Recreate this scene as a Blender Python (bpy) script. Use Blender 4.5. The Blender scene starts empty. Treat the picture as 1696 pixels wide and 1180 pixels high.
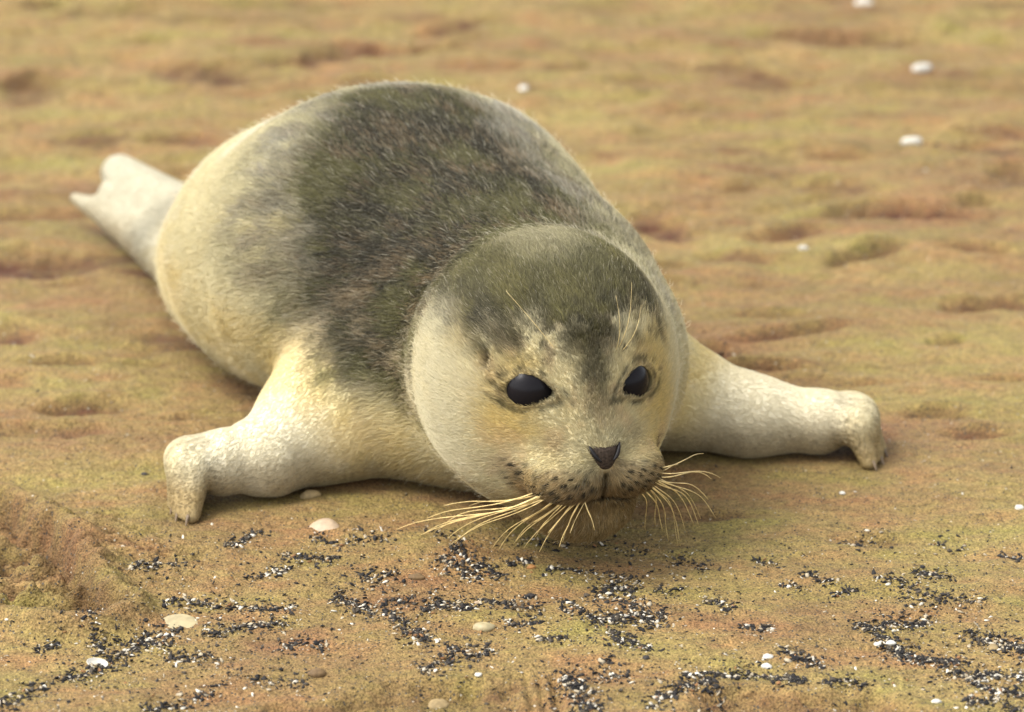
import bpy, math, random
import numpy as np

# ------------------------------------------------------------------ camera, sky, sun, exposure
SC = bpy.context.scene
COL = SC.collection
FUR = True
ELEV = math.radians(20.0)
DIST, AIM_Z, LENS = 2.3, 0.11, 131.0
CAM = np.array([0.0, -DIST * math.cos(ELEV), AIM_Z + DIST * math.sin(ELEV)])
cam_data = bpy.data.cameras.new('camera')
cam = bpy.data.objects.new('camera', cam_data)
COL.objects.link(cam)
cam.location = CAM
cam.rotation_euler = (math.pi / 2 - ELEV, 0, 0)
cam_data.lens = LENS
cam_data.sensor_width = 36.0
cam_data.clip_start = 0.05
cam_data.clip_end = 2000.0
cam_data.dof.use_dof = True
cam_data.dof.focus_distance = 2.215
cam_data.dof.aperture_fstop = 7.5
SC.camera = cam

SUN_EL, SUN_AZ = math.radians(56), math.radians(-106)      # azimuth from +Y (behind the seal) towards +X
world = bpy.data.worlds.new('World')
SC.world = world
world.use_nodes = True
wn = world.node_tree
bg = wn.nodes['Background']
sky = wn.nodes.new('ShaderNodeTexSky')
sky.sky_type = 'NISHITA'
sky.sun_disc = False
sky.sun_elevation = SUN_EL
sky.sun_rotation = SUN_AZ
sky.air_density = 1.0
sky.dust_density = 4.0
sky.ozone_density = 0.6
hs = wn.nodes.new('ShaderNodeHueSaturation')               # cloud cover greys the blue out
hs.inputs['Saturation'].default_value = 0.25
wn.links.new(sky.outputs[0], hs.inputs['Color'])
wn.links.new(hs.outputs[0], bg.inputs['Color'])
bg.inputs['Strength'].default_value = 0.15
sun_data = bpy.data.lights.new('sun', 'SUN')
sun_data.energy = 0.5
sun_data.angle = math.radians(25)
sun_data.color = (1.0, 0.95, 0.85)
sun = bpy.data.objects.new('sun', sun_data)
COL.objects.link(sun)
sun.location = (0, 0, 5)
sun.rotation_euler = (math.pi / 2 - SUN_EL, 0, math.pi - SUN_AZ)
vs = SC.view_settings
vs.view_transform = 'Standard'
vs.look = 'None'
vs.exposure = 1.70
vs.gamma = 1.0
vs.use_curve_mapping = False
cy = SC.cycles
cy.use_denoising = True
cy.max_bounces = 8
cy.diffuse_bounces = 4
cy.glossy_bounces = 3
cy.transparent_max_bounces = 8
if hasattr(SC, 'cycles_curves'):
    SC.cycles_curves.shape = 'RIBBONS'

rng = np.random.default_rng(7)
random.seed(7)
F32 = np.float32


def tag(o, label=None, cat=None, group=None, kind=None):
    if label: o['label'] = label
    if cat: o['category'] = cat
    if group: o['group'] = group
    if kind: o['kind'] = kind
    return o


# ------------------------------------------------------------------ numeric helpers
def smooth(a, b, x):
    t = np.clip((x - a) / (b - a), 0, 1)
    return t * t * (3 - 2 * t)


def hash3(ix, iy, iz, seed):
    h = (ix.astype(np.uint32) * np.uint32(374761393) + iy.astype(np.uint32) * np.uint32(668265263)
         + iz.astype(np.uint32) * np.uint32(2147483647) + np.uint32((seed * 974634211) & 0xffffffff))
    h = (h ^ (h >> np.uint32(13))) * np.uint32(1274126177)
    h = h ^ (h >> np.uint32(16))
    h = (h * np.uint32(2246822519)) ^ (h >> np.uint32(7))
    return (h & np.uint32(0xffffff)).astype(np.float32) / np.float32(0xffffff)


def noise(p, seed=0):
    """value noise in -1..1 at p (N,3)"""
    f = np.floor(p)
    i = f.astype(np.int64)
    t = (p - f).astype(np.float32)
    t = t * t * t * (t * (t * 6 - 15) + 10)
    i = (i & 0xffffffff)
    out = 0
    for dx in (0, 1):
        wx = t[:, 0] if dx else 1 - t[:, 0]
        for dy in (0, 1):
            wy = t[:, 1] if dy else 1 - t[:, 1]
            for dz in (0, 1):
                wz = t[:, 2] if dz else 1 - t[:, 2]
                out = out + wx * wy * wz * hash3(i[:, 0] + dx, i[:, 1] + dy, i[:, 2] + dz, seed)
    return out * 2 - 1


def fbm(p, octaves=4, seed=0, gain=0.5):
    a, s, tot = 1.0, 0, 0
    q = np.array(p, dtype=np.float64)
    for k in range(octaves):
        s = s + a * noise(q, seed + 17 * k)
        tot += a
        a *= gain
        q = q * 2.03 + 11.7
    return s / tot


def noise2(x, y, seed=0):
    return noise(np.stack([x, y, np.full_like(x, 0.37)], -1), seed)


def fbm2(x, y, octaves=4, seed=0, gain=0.5):
    return fbm(np.stack([x, y, np.full_like(x, 0.37)], -1), octaves, seed, gain)


def poly_dist(x, y, poly):
    """signed distance to a polygon, negative inside"""
    d = np.full(x.shape, 1e9)
    inside = np.zeros(x.shape, bool)
    n = len(poly)
    for i in range(n):
        ax, ay = poly[i]
        bx, by = poly[(i + 1) % n]
        ex, ey = bx - ax, by - ay
        t = np.clip(((x - ax) * ex + (y - ay) * ey) / (ex * ex + ey * ey), 0, 1)
        d = np.minimum(d, np.hypot(x - ax - t * ex, y - ay - t * ey))
        cr = ((ay > y) != (by > y)) & (x < (bx - ax) * (y - ay) / (by - ay + 1e-12) + ax)
        inside ^= cr
    return np.where(inside, -d, d)


K_PIX = 36.0 / LENS / 1696.0


def on_ground(px, py, z=0.0):
    """point of the beach that lies on the sight line of a spot in the 1696 x 1180 photograph"""
    d = np.array([(px - 848) * K_PIX, math.cos(ELEV) + (590 - py) * K_PIX * math.sin(ELEV),
                  -math.sin(ELEV) + (590 - py) * K_PIX * math.cos(ELEV)])
    return CAM + d * ((z - CAM[2]) / d[2])


def new_mesh_object(name, verts, faces, mat, parent=None, smooth_shade=True):
    me = bpy.data.meshes.new(name)
    verts = np.asarray(verts, dtype=np.float32)
    if isinstance(faces, np.ndarray):
        n = faces.shape[1]
        me.vertices.add(len(verts))
        me.vertices.foreach_set('co', verts.ravel())
        me.loops.add(faces.size)
        me.loops.foreach_set('vertex_index', faces.astype(np.int32).ravel())
        me.polygons.add(len(faces))
        me.polygons.foreach_set('loop_start', np.arange(0, faces.size, n, dtype=np.int32))
        me.update(calc_edges=True)
        me.validate()
    else:
        me.from_pydata([tuple(map(float, v)) for v in verts], [], [tuple(map(int, f)) for f in faces])
    if smooth_shade:
        me.polygons.foreach_set('use_smooth', np.ones(len(me.polygons), dtype=bool))
    me.materials.append(mat)
    o = bpy.data.objects.new(name, me)
    COL.objects.link(o)
    if parent is not None:
        o.parent = parent
    return o


def colour_attr(me, name, rgb):
    a = me.attributes.new(name, 'FLOAT_COLOR', 'POINT')
    c = np.ones((len(rgb), 4), dtype=np.float32)
    c[:, :3] = rgb
    a.data.foreach_set('color', c.ravel())


# ------------------------------------------------------------------ materials
def new_mat(name):
    m = bpy.data.materials.new(name)
    m.use_nodes = True
    return m, m.node_tree.nodes, m.node_tree.links, m.node_tree.nodes['Principled BSDF']


def node(nodes, kind, **kw):
    n = nodes.new(kind)
    for k, v in kw.items():
        if k in n.inputs:
            n.inputs[k].default_value = v
        else:
            setattr(n, k, v)
    return n


def simple_mat(name, rgb, rough=0.6, var=0.15, scale=300, bump=0.0, spec=0.3):
    m, N, L, b = new_mat(name)
    tc = N.new('ShaderNodeTexCoord')
    t = node(N, 'ShaderNodeTexNoise', Scale=scale, Detail=4.0)
    L.new(tc.outputs['Object'], t.inputs['Vector'])
    r = N.new('ShaderNodeValToRGB')
    r.color_ramp.elements[0].position = 0.3
    r.color_ramp.elements[1].position = 0.7
    r.color_ramp.elements[0].color = [c * (1 - var) for c in rgb] + [1]
    r.color_ramp.elements[1].color = [min(1, c * (1 + var)) for c in rgb] + [1]
    L.new(t.outputs['Fac'], r.inputs['Fac'])
    L.new(r.outputs['Color'], b.inputs['Base Color'])
    b.inputs['Roughness'].default_value = rough
    b.inputs['Specular IOR Level'].default_value = spec
    if bump:
        bp = node(N, 'ShaderNodeBump', Strength=bump, Distance=0.001)
        L.new(t.outputs['Fac'], bp.inputs['Height'])
        L.new(bp.outputs[0], b.inputs['Normal'])
    return m


def make_sand():
    m, N, L, b = new_mat('sand')
    tc = N.new('ShaderNodeTexCoord')

    def ntex(scale, detail=4.0, stretch=None):
        t = node(N, 'ShaderNodeTexNoise', Scale=scale, Detail=detail)
        if stretch:
            mp = N.new('ShaderNodeMapping')
            mp.inputs['Scale'].default_value = stretch
            L.new(tc.outputs['Object'], mp.inputs['Vector'])
            L.new(mp.outputs[0], t.inputs['Vector'])
        else:
            L.new(tc.outputs['Object'], t.inputs['Vector'])
        return t

    def ramp(fac, stops):
        r = N.new('ShaderNodeValToRGB')
        el = r.color_ramp.elements
        while len(el) < len(stops): el.new(0.5)
        for e, (p, c) in zip(el, stops):
            e.position = p
            e.color = (*c, 1)
        L.new(fac, r.inputs['Fac'])
        return r.outputs['Color']

    def mix(kind, fac, a, c):
        x = node(N, 'ShaderNodeMix', data_type='RGBA', blend_type=kind)
        if hasattr(fac, 'node'): L.new(fac, x.inputs[0])
        else: x.inputs[0].default_value = fac
        L.new(a, x.inputs[6])
        L.new(c, x.inputs[7])
        return x.outputs[2]

    big = ntex(7.0, 5.0, (0.6, 1.5, 1))
    base = ramp(big.outputs['Fac'], [(0.28, (0.172, 0.114, 0.050)), (0.5, (0.210, 0.157, 0.060)), (0.72, (0.228, 0.186, 0.068))])
    hue = ntex(15.0, 8.0, (0.7, 1.5, 1))
    hue.inputs['Roughness'].default_value = 0.7
    tint = ramp(hue.outputs['Fac'], [(0.36, (1.04, 0.74, 0.78)), (0.5, (0.95, 0.87, 0.82)), (0.64, (0.86, 0.92, 0.64))])
    c = mix('MULTIPLY', 0.88, base, tint)
    blot = ntex(190.0, 6.0, (0.8, 1.1, 1))
    blot.inputs['Roughness'].default_value = 0.75
    c = mix('MULTIPLY', 0.8, c, ramp(blot.outputs['Fac'], [(0.32, (0.50, 0.46, 0.44)), (0.50, (1, 1, 1)), (0.70, (1.32, 1.3, 1.25))]))
    darken = N.new('ShaderNodeAttribute')                     # reddish dark streaks, and the footprint's shade painted into the colour
    darken.attribute_name = 'darkened'
    darkc = N.new('ShaderNodeRGB')
    darkc.outputs[0].default_value = (0.072, 0.029, 0.014, 1)
    c = mix('MIX', darken.outputs['Fac'], c, darkc.outputs[0])
    grain = ntex(800.0, 3.0)
    gcol = ramp(grain.outputs['Fac'], [(0.32, (0.30, 0.27, 0.24)), (0.48, (0.95, 0.95, 0.95)), (0.66, (1.6, 1.55, 1.45))])
    c = mix('MULTIPLY', 0.75, c, gcol)
    vor = node(N, 'ShaderNodeTexVoronoi', Scale=520.0)
    L.new(tc.outputs['Object'], vor.inputs['Vector'])
    sp = N.new('ShaderNodeSeparateColor')
    L.new(vor.outputs['Color'], sp.inputs[0])
    pick = node(N, 'ShaderNodeMath', operation='GREATER_THAN')
    L.new(sp.outputs[0], pick.inputs[0])
    pick.inputs[1].default_value = 0.84
    near = node(N, 'ShaderNodeMath', operation='LESS_THAN')
    L.new(vor.outputs['Distance'], near.inputs[0])
    near.inputs[1].default_value = 0.36
    both = node(N, 'ShaderNodeMath', operation='MULTIPLY')
    L.new(pick.outputs[0], both.inputs[0])
    L.new(near.outputs[0], both.inputs[1])
    spk = ramp(sp.outputs[1], [(0.0, (0.05, 0.045, 0.035)), (0.88, (0.045, 0.038, 0.028)), (0.95, (0.34, 0.30, 0.22))])
    c = mix('MIX', both.outputs[0], c, spk)
    L.new(c, b.inputs['Base Color'])
    b.inputs['Roughness'].default_value = 0.82
    b.inputs['Specular IOR Level'].default_value = 0.25
    h1 = node(N, 'ShaderNodeMath', operation='MULTIPLY')
    L.new(grain.outputs['Fac'], h1.inputs[0])
    h1.inputs[1].default_value = 0.5
    mid = ntex(330.0, 4.0)
    h2 = node(N, 'ShaderNodeMath', operation='ADD')
    L.new(h1.outputs[0], h2.inputs[0])
    L.new(mid.outputs['Fac'], h2.inputs[1])
    bp = node(N, 'ShaderNodeBump', Strength=0.9, Distance=0.003)
    L.new(h2.outputs[0], bp.inputs['Height'])
    L.new(bp.outputs[0], b.inputs['Normal'])
    return m


def make_coat(name, hair):
    m, N, L, b = new_mat(name)
    a = N.new('ShaderNodeAttribute')
    a.attribute_name = 'coat'
    if hair:
        N.remove(b)
        out = N['Material Output']
        d = N.new('ShaderNodeBsdfDiffuse')
        t = N.new('ShaderNodeBsdfTranslucent')
        g = N.new('ShaderNodeBsdfGlossy')
        g.inputs['Roughness'].default_value = 0.45
        g.inputs['Color'].default_value = (0.8, 0.8, 0.78, 1)
        m1 = N.new('ShaderNodeMixShader')
        m1.inputs[0].default_value = 0.42
        m2 = N.new('ShaderNodeMixShader')
        m2.inputs[0].default_value = 0.02
        L.new(a.outputs['Color'], d.inputs['Color'])
        L.new(a.outputs['Color'], t.inputs['Color'])
        L.new(d.outputs[0], m1.inputs[1])
        L.new(t.outputs[0], m1.inputs[2])
        L.new(m1.outputs[0], m2.inputs[1])
        L.new(g.outputs[0], m2.inputs[2])
        L.new(m2.outputs[0], out.inputs['Surface'])
        return m
    tc = N.new('ShaderNodeTexCoord')
    t = node(N, 'ShaderNodeTexNoise', Scale=420.0, Detail=3.0)
    L.new(tc.outputs['Object'], t.inputs['Vector'])
    r = N.new('ShaderNodeValToRGB')
    r.color_ramp.elements[0].color = (0.72, 0.70, 0.66, 1)
    r.color_ramp.elements[1].color = (1.12, 1.12, 1.12, 1)
    L.new(t.outputs['Fac'], r.inputs['Fac'])
    x = node(N, 'ShaderNodeMix', data_type='RGBA', blend_type='MULTIPLY')
    x.inputs[0].default_value = 1.0
    L.new(a.outputs['Color'], x.inputs[6])
    L.new(r.outputs['Color'], x.inputs[7])
    L.new(x.outputs[2], b.inputs['Base Color'])
    b.inputs['Roughness'].default_value = 0.75
    b.inputs['Specular IOR Level'].default_value = 0.15
    return m


# ------------------------------------------------------------------ the seal's body as one implicit surface
def V(*a): return np.array(a, dtype=np.float64)


HC = V(0.021, -0.020, 0.114)
YAW = math.radians(22)
HR = V(math.cos(YAW), math.sin(YAW), 0)
HF = V(math.sin(YAW), -math.cos(YAW), 0)
HU = V(0, 0, 1)


def head_pt(r, f, u): return HC + HR * r + HF * f + HU * u


def sd_ellipsoid(p, c, rad, ax=None):
    q = p - c
    if ax is not None:
        q = np.stack([q @ ax[0], q @ ax[1], q @ ax[2]], -1)
    k0 = np.sqrt(((q / rad) ** 2).sum(-1)) + 1e-9
    k1 = np.sqrt(((q / (rad ** 2)) ** 2).sum(-1)) + 1e-9
    return k0 * (k0 - 1) / k1


def sd_cone(p, a, b, ra, rb):
    ba = b - a
    pa = p - a
    t = np.clip((pa @ ba) / (ba @ ba), 0, 1)
    d = pa - t[:, None] * ba
    return np.sqrt((d * d).sum(-1)) - (ra + (rb - ra) * t)


def smin(a, b, k):
    h = np.clip(0.5 + 0.5 * (b - a) / k, 0, 1)
    return b + (a - b) * h - k * h * (1 - h)


def smax(a, b, k): return -smin(-a, -b, k)


#          x      y      z     half-width
SPINE = [(0.020, 0.085, 0.080, 0.088),
         (-0.023, 0.150, 0.092, 0.104),
         (-0.076, 0.232, 0.100, 0.131),
         (-0.126, 0.300, 0.075, 0.110),
         (-0.160, 0.358, 0.052, 0.080),
         (-0.178, 0.396, 0.044, 0.063),
         (-0.187, 0.416, 0.041, 0.054)]
ZS = 1.28
HAX = np.stack([HR, HF, HU])
# fore flippers: (x, y, z, radius) chains and the five digits of each hand
ARM_L = [(-0.085, 0.125, 0.052, 0.054), (-0.124, 0.078, 0.036, 0.040), (-0.155, 0.046, 0.026, 0.0245), (-0.184, 0.034, 0.026, 0.018)]
DIG_L = [((-0.198, 0.018, 0.029), (-0.201, -0.002, 0.004)), ((-0.205, 0.022, 0.030), (-0.208, 0.006, 0.004)),
         ((-0.208, 0.030, 0.030), (-0.212, 0.018, 0.004)), ((-0.207, 0.040, 0.028), (-0.213, 0.032, 0.004)),
         ((-0.202, 0.048, 0.025), (-0.208, 0.046, 0.004))]
ARM_R = [(0.056, 0.158, 0.052, 0.046), (0.108, 0.132, 0.034, 0.034), (0.155, 0.120, 0.024, 0.0260), (0.200, 0.116, 0.022, 0.0195)]
DIG_R = [((0.224, 0.098, 0.025), (0.2315, 0.088, 0.005)), ((0.228, 0.108, 0.026), (0.237, 0.100, 0.004)),
         ((0.228, 0.119, 0.027), (0.240, 0.113, 0.004)), ((0.225, 0.130, 0.025), (0.239, 0.127, 0.004)),
         ((0.220, 0.139, 0.022), (0.234, 0.140, 0.004))]
HIND = [  # (root, mid, tip, r_root, r_mid, r_tip)
    (V(-0.214, 0.448, 0.038), V(-0.264, 0.528, 0.042), V(-0.303, 0.594, 0.044), 0.026, 0.0190, 0.0145),
    (V(-0.228, 0.436, 0.024), V(-0.280, 0.512, 0.024), V(-0.337, 0.582, 0.028), 0.030, 0.0185, 0.0035),
    (V(-0.216, 0.446, 0.035), V(-0.270, 0.522, 0.035), V(-0.308, 0.570, 0.036), 0.025, 0.0165, 0.0085)]

EYES = []          # filled below: (centre, normal, across, up, half-width, half-height)


def where_near(p, c, rad, fn, far=1.0):
    """fn(p) for the points within rad of c, a large distance elsewhere"""
    q = p - c
    m = (q * q).sum(-1) < rad * rad
    out = np.full(len(p), far)
    if m.any():
        out[m] = fn(p[m])
    return out


def sd_limbs(p):
    d = np.full(len(p), 1.0)
    for root, mid, tip, r0, r1, r2 in HIND:
        e = np.minimum(sd_cone(p, root, mid, r0, r1), sd_cone(p, mid, tip, r1, r2))
        d = smin(d, e, 0.010)
    return smin(d, sd_cone(p, V(-0.204, 0.455, 0.062), V(-0.218, 0.492, 0.072), 0.012, 0.006), 0.010)   # tail


def sd_arm(arm, digs):
    def f(p):
        e = None
        for a, b in zip(arm[:-1], arm[1:]):
            c = sd_cone(p, V(*a[:3]), V(*b[:3]), a[3], b[3])
            e = c if e is None else smin(e, c, 0.012)
        w = V(*arm[-1][:3])
        for k, t in digs:
            c = smin(sd_cone(p, w, V(*k), 0.016, 0.0090), sd_cone(p, V(*k), V(*t), 0.0090, 0.0055), 0.008)
            e = smin(e, c, 0.0085)
        return e
    return f


def sd_head(p):
    H = sd_ellipsoid(p, head_pt(0, -0.006, 0.000), V(0.0770, 0.080, 0.0785), HAX)
    H = smin(H, sd_ellipsoid(p, head_pt(0, 0.010, -0.034), V(0.061, 0.062, 0.054), HAX), 0.03)
    M = sd_ellipsoid(p, head_pt(0, 0.054, -0.044), V(0.041, 0.037, 0.028), HAX)
    M = smin(M, sd_cone(p, head_pt(0, 0.040, 0.022), head_pt(0, 0.078, -0.027), 0.030, 0.0135), 0.016)
    for sgn in (-1, 1):
        M = smin(M, sd_ellipsoid(p, head_pt(sgn * 0.0195, 0.0760, -0.0450), V(0.0235, 0.0205, 0.0172), HAX), 0.005)
    H = smin(H, M, 0.015)
    return smin(H, sd_ellipsoid(p, head_pt(0, 0.052, -0.0755), V(0.031, 0.030, 0.0185), HAX), 0.018)


def sdf_plain(p):
    s = np.array([1, 1, ZS])
    q = p * s
    d = None
    for a, b in zip(SPINE[:-1], SPINE[1:]):
        e = sd_cone(q, V(*a[:3]) * s, V(*b[:3]) * s, a[3], b[3]) / 1.1
        d = e if d is None else smin(d, e, 0.035)
    # breast resting on the sand and the roll of the neck
    d = smin(d, sd_ellipsoid(p, V(-0.015, 0.100, 0.050), V(0.108, 0.080, 0.062)), 0.03)
    d = smin(d, sd_cone(p, V(0.020, 0.028, 0.096), V(0.000, 0.115, 0.092), 0.074, 0.082), 0.04)
    d = smin(d, where_near(p, V(-0.28, 0.52, 0.04), 0.16, sd_limbs), 0.005)
    d = smin(d, where_near(p, V(-0.15, 0.06, 0.03), 0.19, sd_arm(ARM_L, DIG_L)), 0.030)
    d = smin(d, where_near(p, V(0.15, 0.13, 0.03), 0.19, sd_arm(ARM_R, DIG_R)), 0.030)
    return smin(d, where_near(p, HC, 0.19, sd_head), 0.029)


def eye_r(c, x, y):
    """almond measure of an eye opening: 1 on the lid edge, drawn out to the inner corner"""
    xi = -x * np.sign((c - HC) @ HR)                         # + towards the nose
    y = y + 0.30 * np.clip(xi, 0, None) ** 2 - 0.08
    return np.sqrt((xi / (1 + 0.16 * np.clip(xi, 0, 1))) ** 2 + (y * (1 + 0.30 * np.clip(xi, 0, 2) ** 2)) ** 2)


def sd_face(p):
    """lids, lips and ear holes: how far the plain surface is pushed in (+) or out (-)"""
    d = np.zeros(len(p))
    for (c, n, a, u, hw, hh) in EYES:
        q = p - c
        x, y, z = (q @ a) / hw, (q @ u) / hh, q @ n
        r = eye_r(c, x, y)
        near = 1 - smooth(0.016, 0.026, np.abs(z))
        d = d + near * (0.009 * (1 - smooth(0.80, 1.02, r)) - 0.0012 * np.exp(-((r - 1.20) / 0.15) ** 2))
    q = p - HC
    r, f, u = q @ HR, q @ HF, q @ HU
    fm = smooth(0.03, 0.06, f)
    cleft = np.exp(-(r / 0.0013) ** 2) * smooth(-0.062, -0.056, u) * (1 - smooth(-0.042, -0.038, u))
    lipu = -0.0575 - 0.0035 * smooth(0.004, 0.014, np.abs(r)) + 4.0 * r * r
    lip = np.exp(-((u - lipu) / 0.0016) ** 2) * (1 - smooth(0.030, 0.042, np.abs(r)))
    d = d + fm * (0.0022 * cleft + 0.0030 * lip)
    for e in EARS:
        q = p - e
        d = d + 0.0040 * np.exp(-((q @ HF + 0.3 * (q @ HU)) / 0.0020) ** 2 - ((q @ HU) / 0.005) ** 2 - ((q @ HR) / 0.02) ** 2)
    return d


def sdf(p):
    d = sdf_plain(p) + where_near(p, HC, 0.14, sd_face, 0.0)
    return smax(d, -(p[:, 2] + 0.002), 0.006)


EARS = []


def march(o, dirn, f=None, n=45):
    f = f or sdf_plain
    o = np.asarray(o, float)
    one = o.ndim == 1
    q = np.atleast_2d(o).copy()
    for _ in range(n):
        q = q + dirn * (f(q) * 0.8)[:, None]
    return q[0] if one else q


def grad(f, p, h=0.0006):
    k = np.array([[1, -1, -1], [-1, -1, 1], [-1, 1, -1], [1, 1, 1]], dtype=np.float64)
    g = 0
    for e in k:
        g = g + e * f(p + e * h)[:, None]
    return g / (4 * h)


def unit(v): return v / (np.linalg.norm(v, axis=-1, keepdims=True) + 1e-12)


for sgn in (-1, 1):
    c = march(head_pt(-0.0380 if sgn < 0 else 0.0300, 0.13, 0.008 if sgn < 0 else 0.0055), -HF)
    n = unit(grad(sdf_plain, c[None], 0.004))[0]
    n = unit(n + 0.35 * HF)
    u = unit(HU - n * (HU @ n))
    a = np.cross(u, n)
    tilt = -0.10 * sgn
    a, u = a * math.cos(tilt) + u * math.sin(tilt), u * math.cos(tilt) - a * math.sin(tilt)
    EYES.append((c, n, a, u, 0.0130, 0.0081))
    EARS.append(march(head_pt(sgn * 0.15, 0.043, 0.022), -HR * sgn))


def surface_nets(lo, hi, h):
    nx, ny, nz = [int(math.ceil((b - a) / h)) + 1 for a, b in zip(lo, hi)]
    C = 4
    nx, ny, nz = [int(math.ceil(n / C) * C) for n in (nx, ny, nz)]
    ax = [lo[i] + h * np.arange(n) for i, n in enumerate((nx, ny, nz))]
    cx = [a.reshape(-1, C).mean(1) for a in ax]
    g = np.stack(np.meshgrid(*cx, indexing='ij'), -1).reshape(-1, 3)
    dc = sdf(g).reshape([len(c) for c in cx])
    D = dc.repeat(C, 0).repeat(C, 1).repeat(C, 2).astype(np.float64)
    near = (np.abs(dc) < h * C * 1.8).repeat(C, 0).repeat(C, 1).repeat(C, 2)
    ii = np.nonzero(near)
    P = np.stack([ax[k][ii[k]] for k in range(3)], -1)
    vals = np.concatenate([sdf(b) for b in np.array_split(P, max(1, len(P) // 400000))])
    D[ii] = vals
    S = D < 0
    base = np.zeros((nx - 1, ny - 1, nz - 1, 3))
    cnt = np.zeros((nx - 1, ny - 1, nz - 1))
    corners = [(i, j, k) for i in (0, 1) for j in (0, 1) for k in (0, 1)]

    def sub(A, c): return A[c[0]:A.shape[0] - 1 + c[0], c[1]:A.shape[1] - 1 + c[1], c[2]:A.shape[2] - 1 + c[2]]
    for c in corners:
        for axis in range(3):
            if c[axis]: continue
            e = list(c)
            e[axis] = 1
            a, b = sub(D, c), sub(D, e)
            m = (a < 0) != (b < 0)
            t = np.where(m, a / np.where(m, a - b, 1), 0)
            cnt += m
            for k in range(3):
                base[..., k] += m * (c[k] + (t if k == axis else 0))
    act = cnt > 0
    idx = np.full(act.shape, -1, dtype=np.int64)
    idx[act] = np.arange(act.sum())
    ci = np.stack(np.nonzero(act), -1)
    verts = lo + h * (ci + base[act] / cnt[act][:, None])
    faces = []
    for axis in range(3):
        sl0 = [slice(1, -1)] * 3
        sl1 = [slice(1, -1)] * 3
        sl0[axis] = slice(0, -1)
        sl1[axis] = slice(1, None)
        a, b = S[tuple(sl0)], S[tuple(sl1)]
        o = np.stack(np.nonzero(a != b), -1)
        inside = a[tuple(o.T)]
        off = np.array([1, 1, 1])
        off[axis] = 0
        o = o + off
        u, v = (axis + 1) % 3, (axis + 2) % 3
        du, dv = np.zeros(3, int), np.zeros(3, int)
        du[u], dv[v] = 1, 1
        q = np.stack([idx[tuple((o - du - dv).T)], idx[tuple((o - dv).T)], idx[tuple(o.T)], idx[tuple((o - du).T)]], -1)
        q[~inside] = q[~inside][:, ::-1]
        faces.append(q)
    return verts, np.concatenate(faces)


def subdivide(v, f):
    n = len(v)
    e = np.stack([f, np.roll(f, -1, 1)], -1).reshape(-1, 2)
    es = np.sort(e, 1)
    key = es[:, 0] * n + es[:, 1]
    uk, inv = np.unique(key, return_inverse=True)
    ev = (v[uk // n] + v[uk % n]) / 2
    fc = v[f].mean(1)
    ei = n + inv.reshape(-1, 4)
    ci = n + len(uk) + np.arange(len(f))
    nf = [np.stack([f[:, k], ei[:, k], ci, ei[:, k - 1]], -1) for k in range(4)]
    return np.concatenate([v, ev, fc]), np.concatenate(nf)


def project(v, iters=2):
    for _ in range(iters):
        out = []
        for b in np.array_split(v, max(1, len(v) // 200000)):
            g = grad(sdf, b)
            d = sdf(b)
            g2 = (g * g).sum(-1)
            st = np.clip(d / np.maximum(g2, 0.25), -0.003, 0.003)
            out.append(b - g * st[:, None] * 0.9)
        v = np.concatenate(out)
    return v


print('nets')
bv, bf = surface_nets(V(-0.38, -0.15, -0.012), V(0.28, 0.68, 0.26), 0.0032)
bv = project(bv, 1)
bv, bf = subdivide(bv, bf)
bv = project(bv, 2)
bn = unit(np.concatenate([grad(sdf, b) for b in np.array_split(bv, 4)]))
print('body', len(bv), len(bf))

# ------------------------------------------------------------------ coat colours (fur markings, with some rim light and shade painted in)
DARK = np.array([0.019, 0.016, 0.006])
OLIVE = np.array([0.098, 0.090, 0.028])
CREAM = np.array([0.59, 0.53, 0.33])
WHITE = np.array([0.67, 0.655, 0.57])
YELLOW = np.array([0.56, 0.43, 0.155])
TAN = np.array([0.33, 0.24, 0.105])
SP = np.array(SPINE)
SADDLE = np.array([(-0.112, 0.240), (-0.128, 0.185), (-0.136, 0.150), (-0.136, 0.124), (-0.130, 0.106), (-0.119, 0.078), (-0.098, 0.050), (-0.072, 0.026),
                   (-0.040, -0.010), (0.030, 0.000), (0.045, 0.060), (0.052, 0.100), (0.044, 0.140), (0.020, 0.190), (-0.008, 0.230), (-0.044, 0.258), (-0.080, 0.260)])


def lerp(a, b, t): return a + (b - a) * t[:, None]


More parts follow.
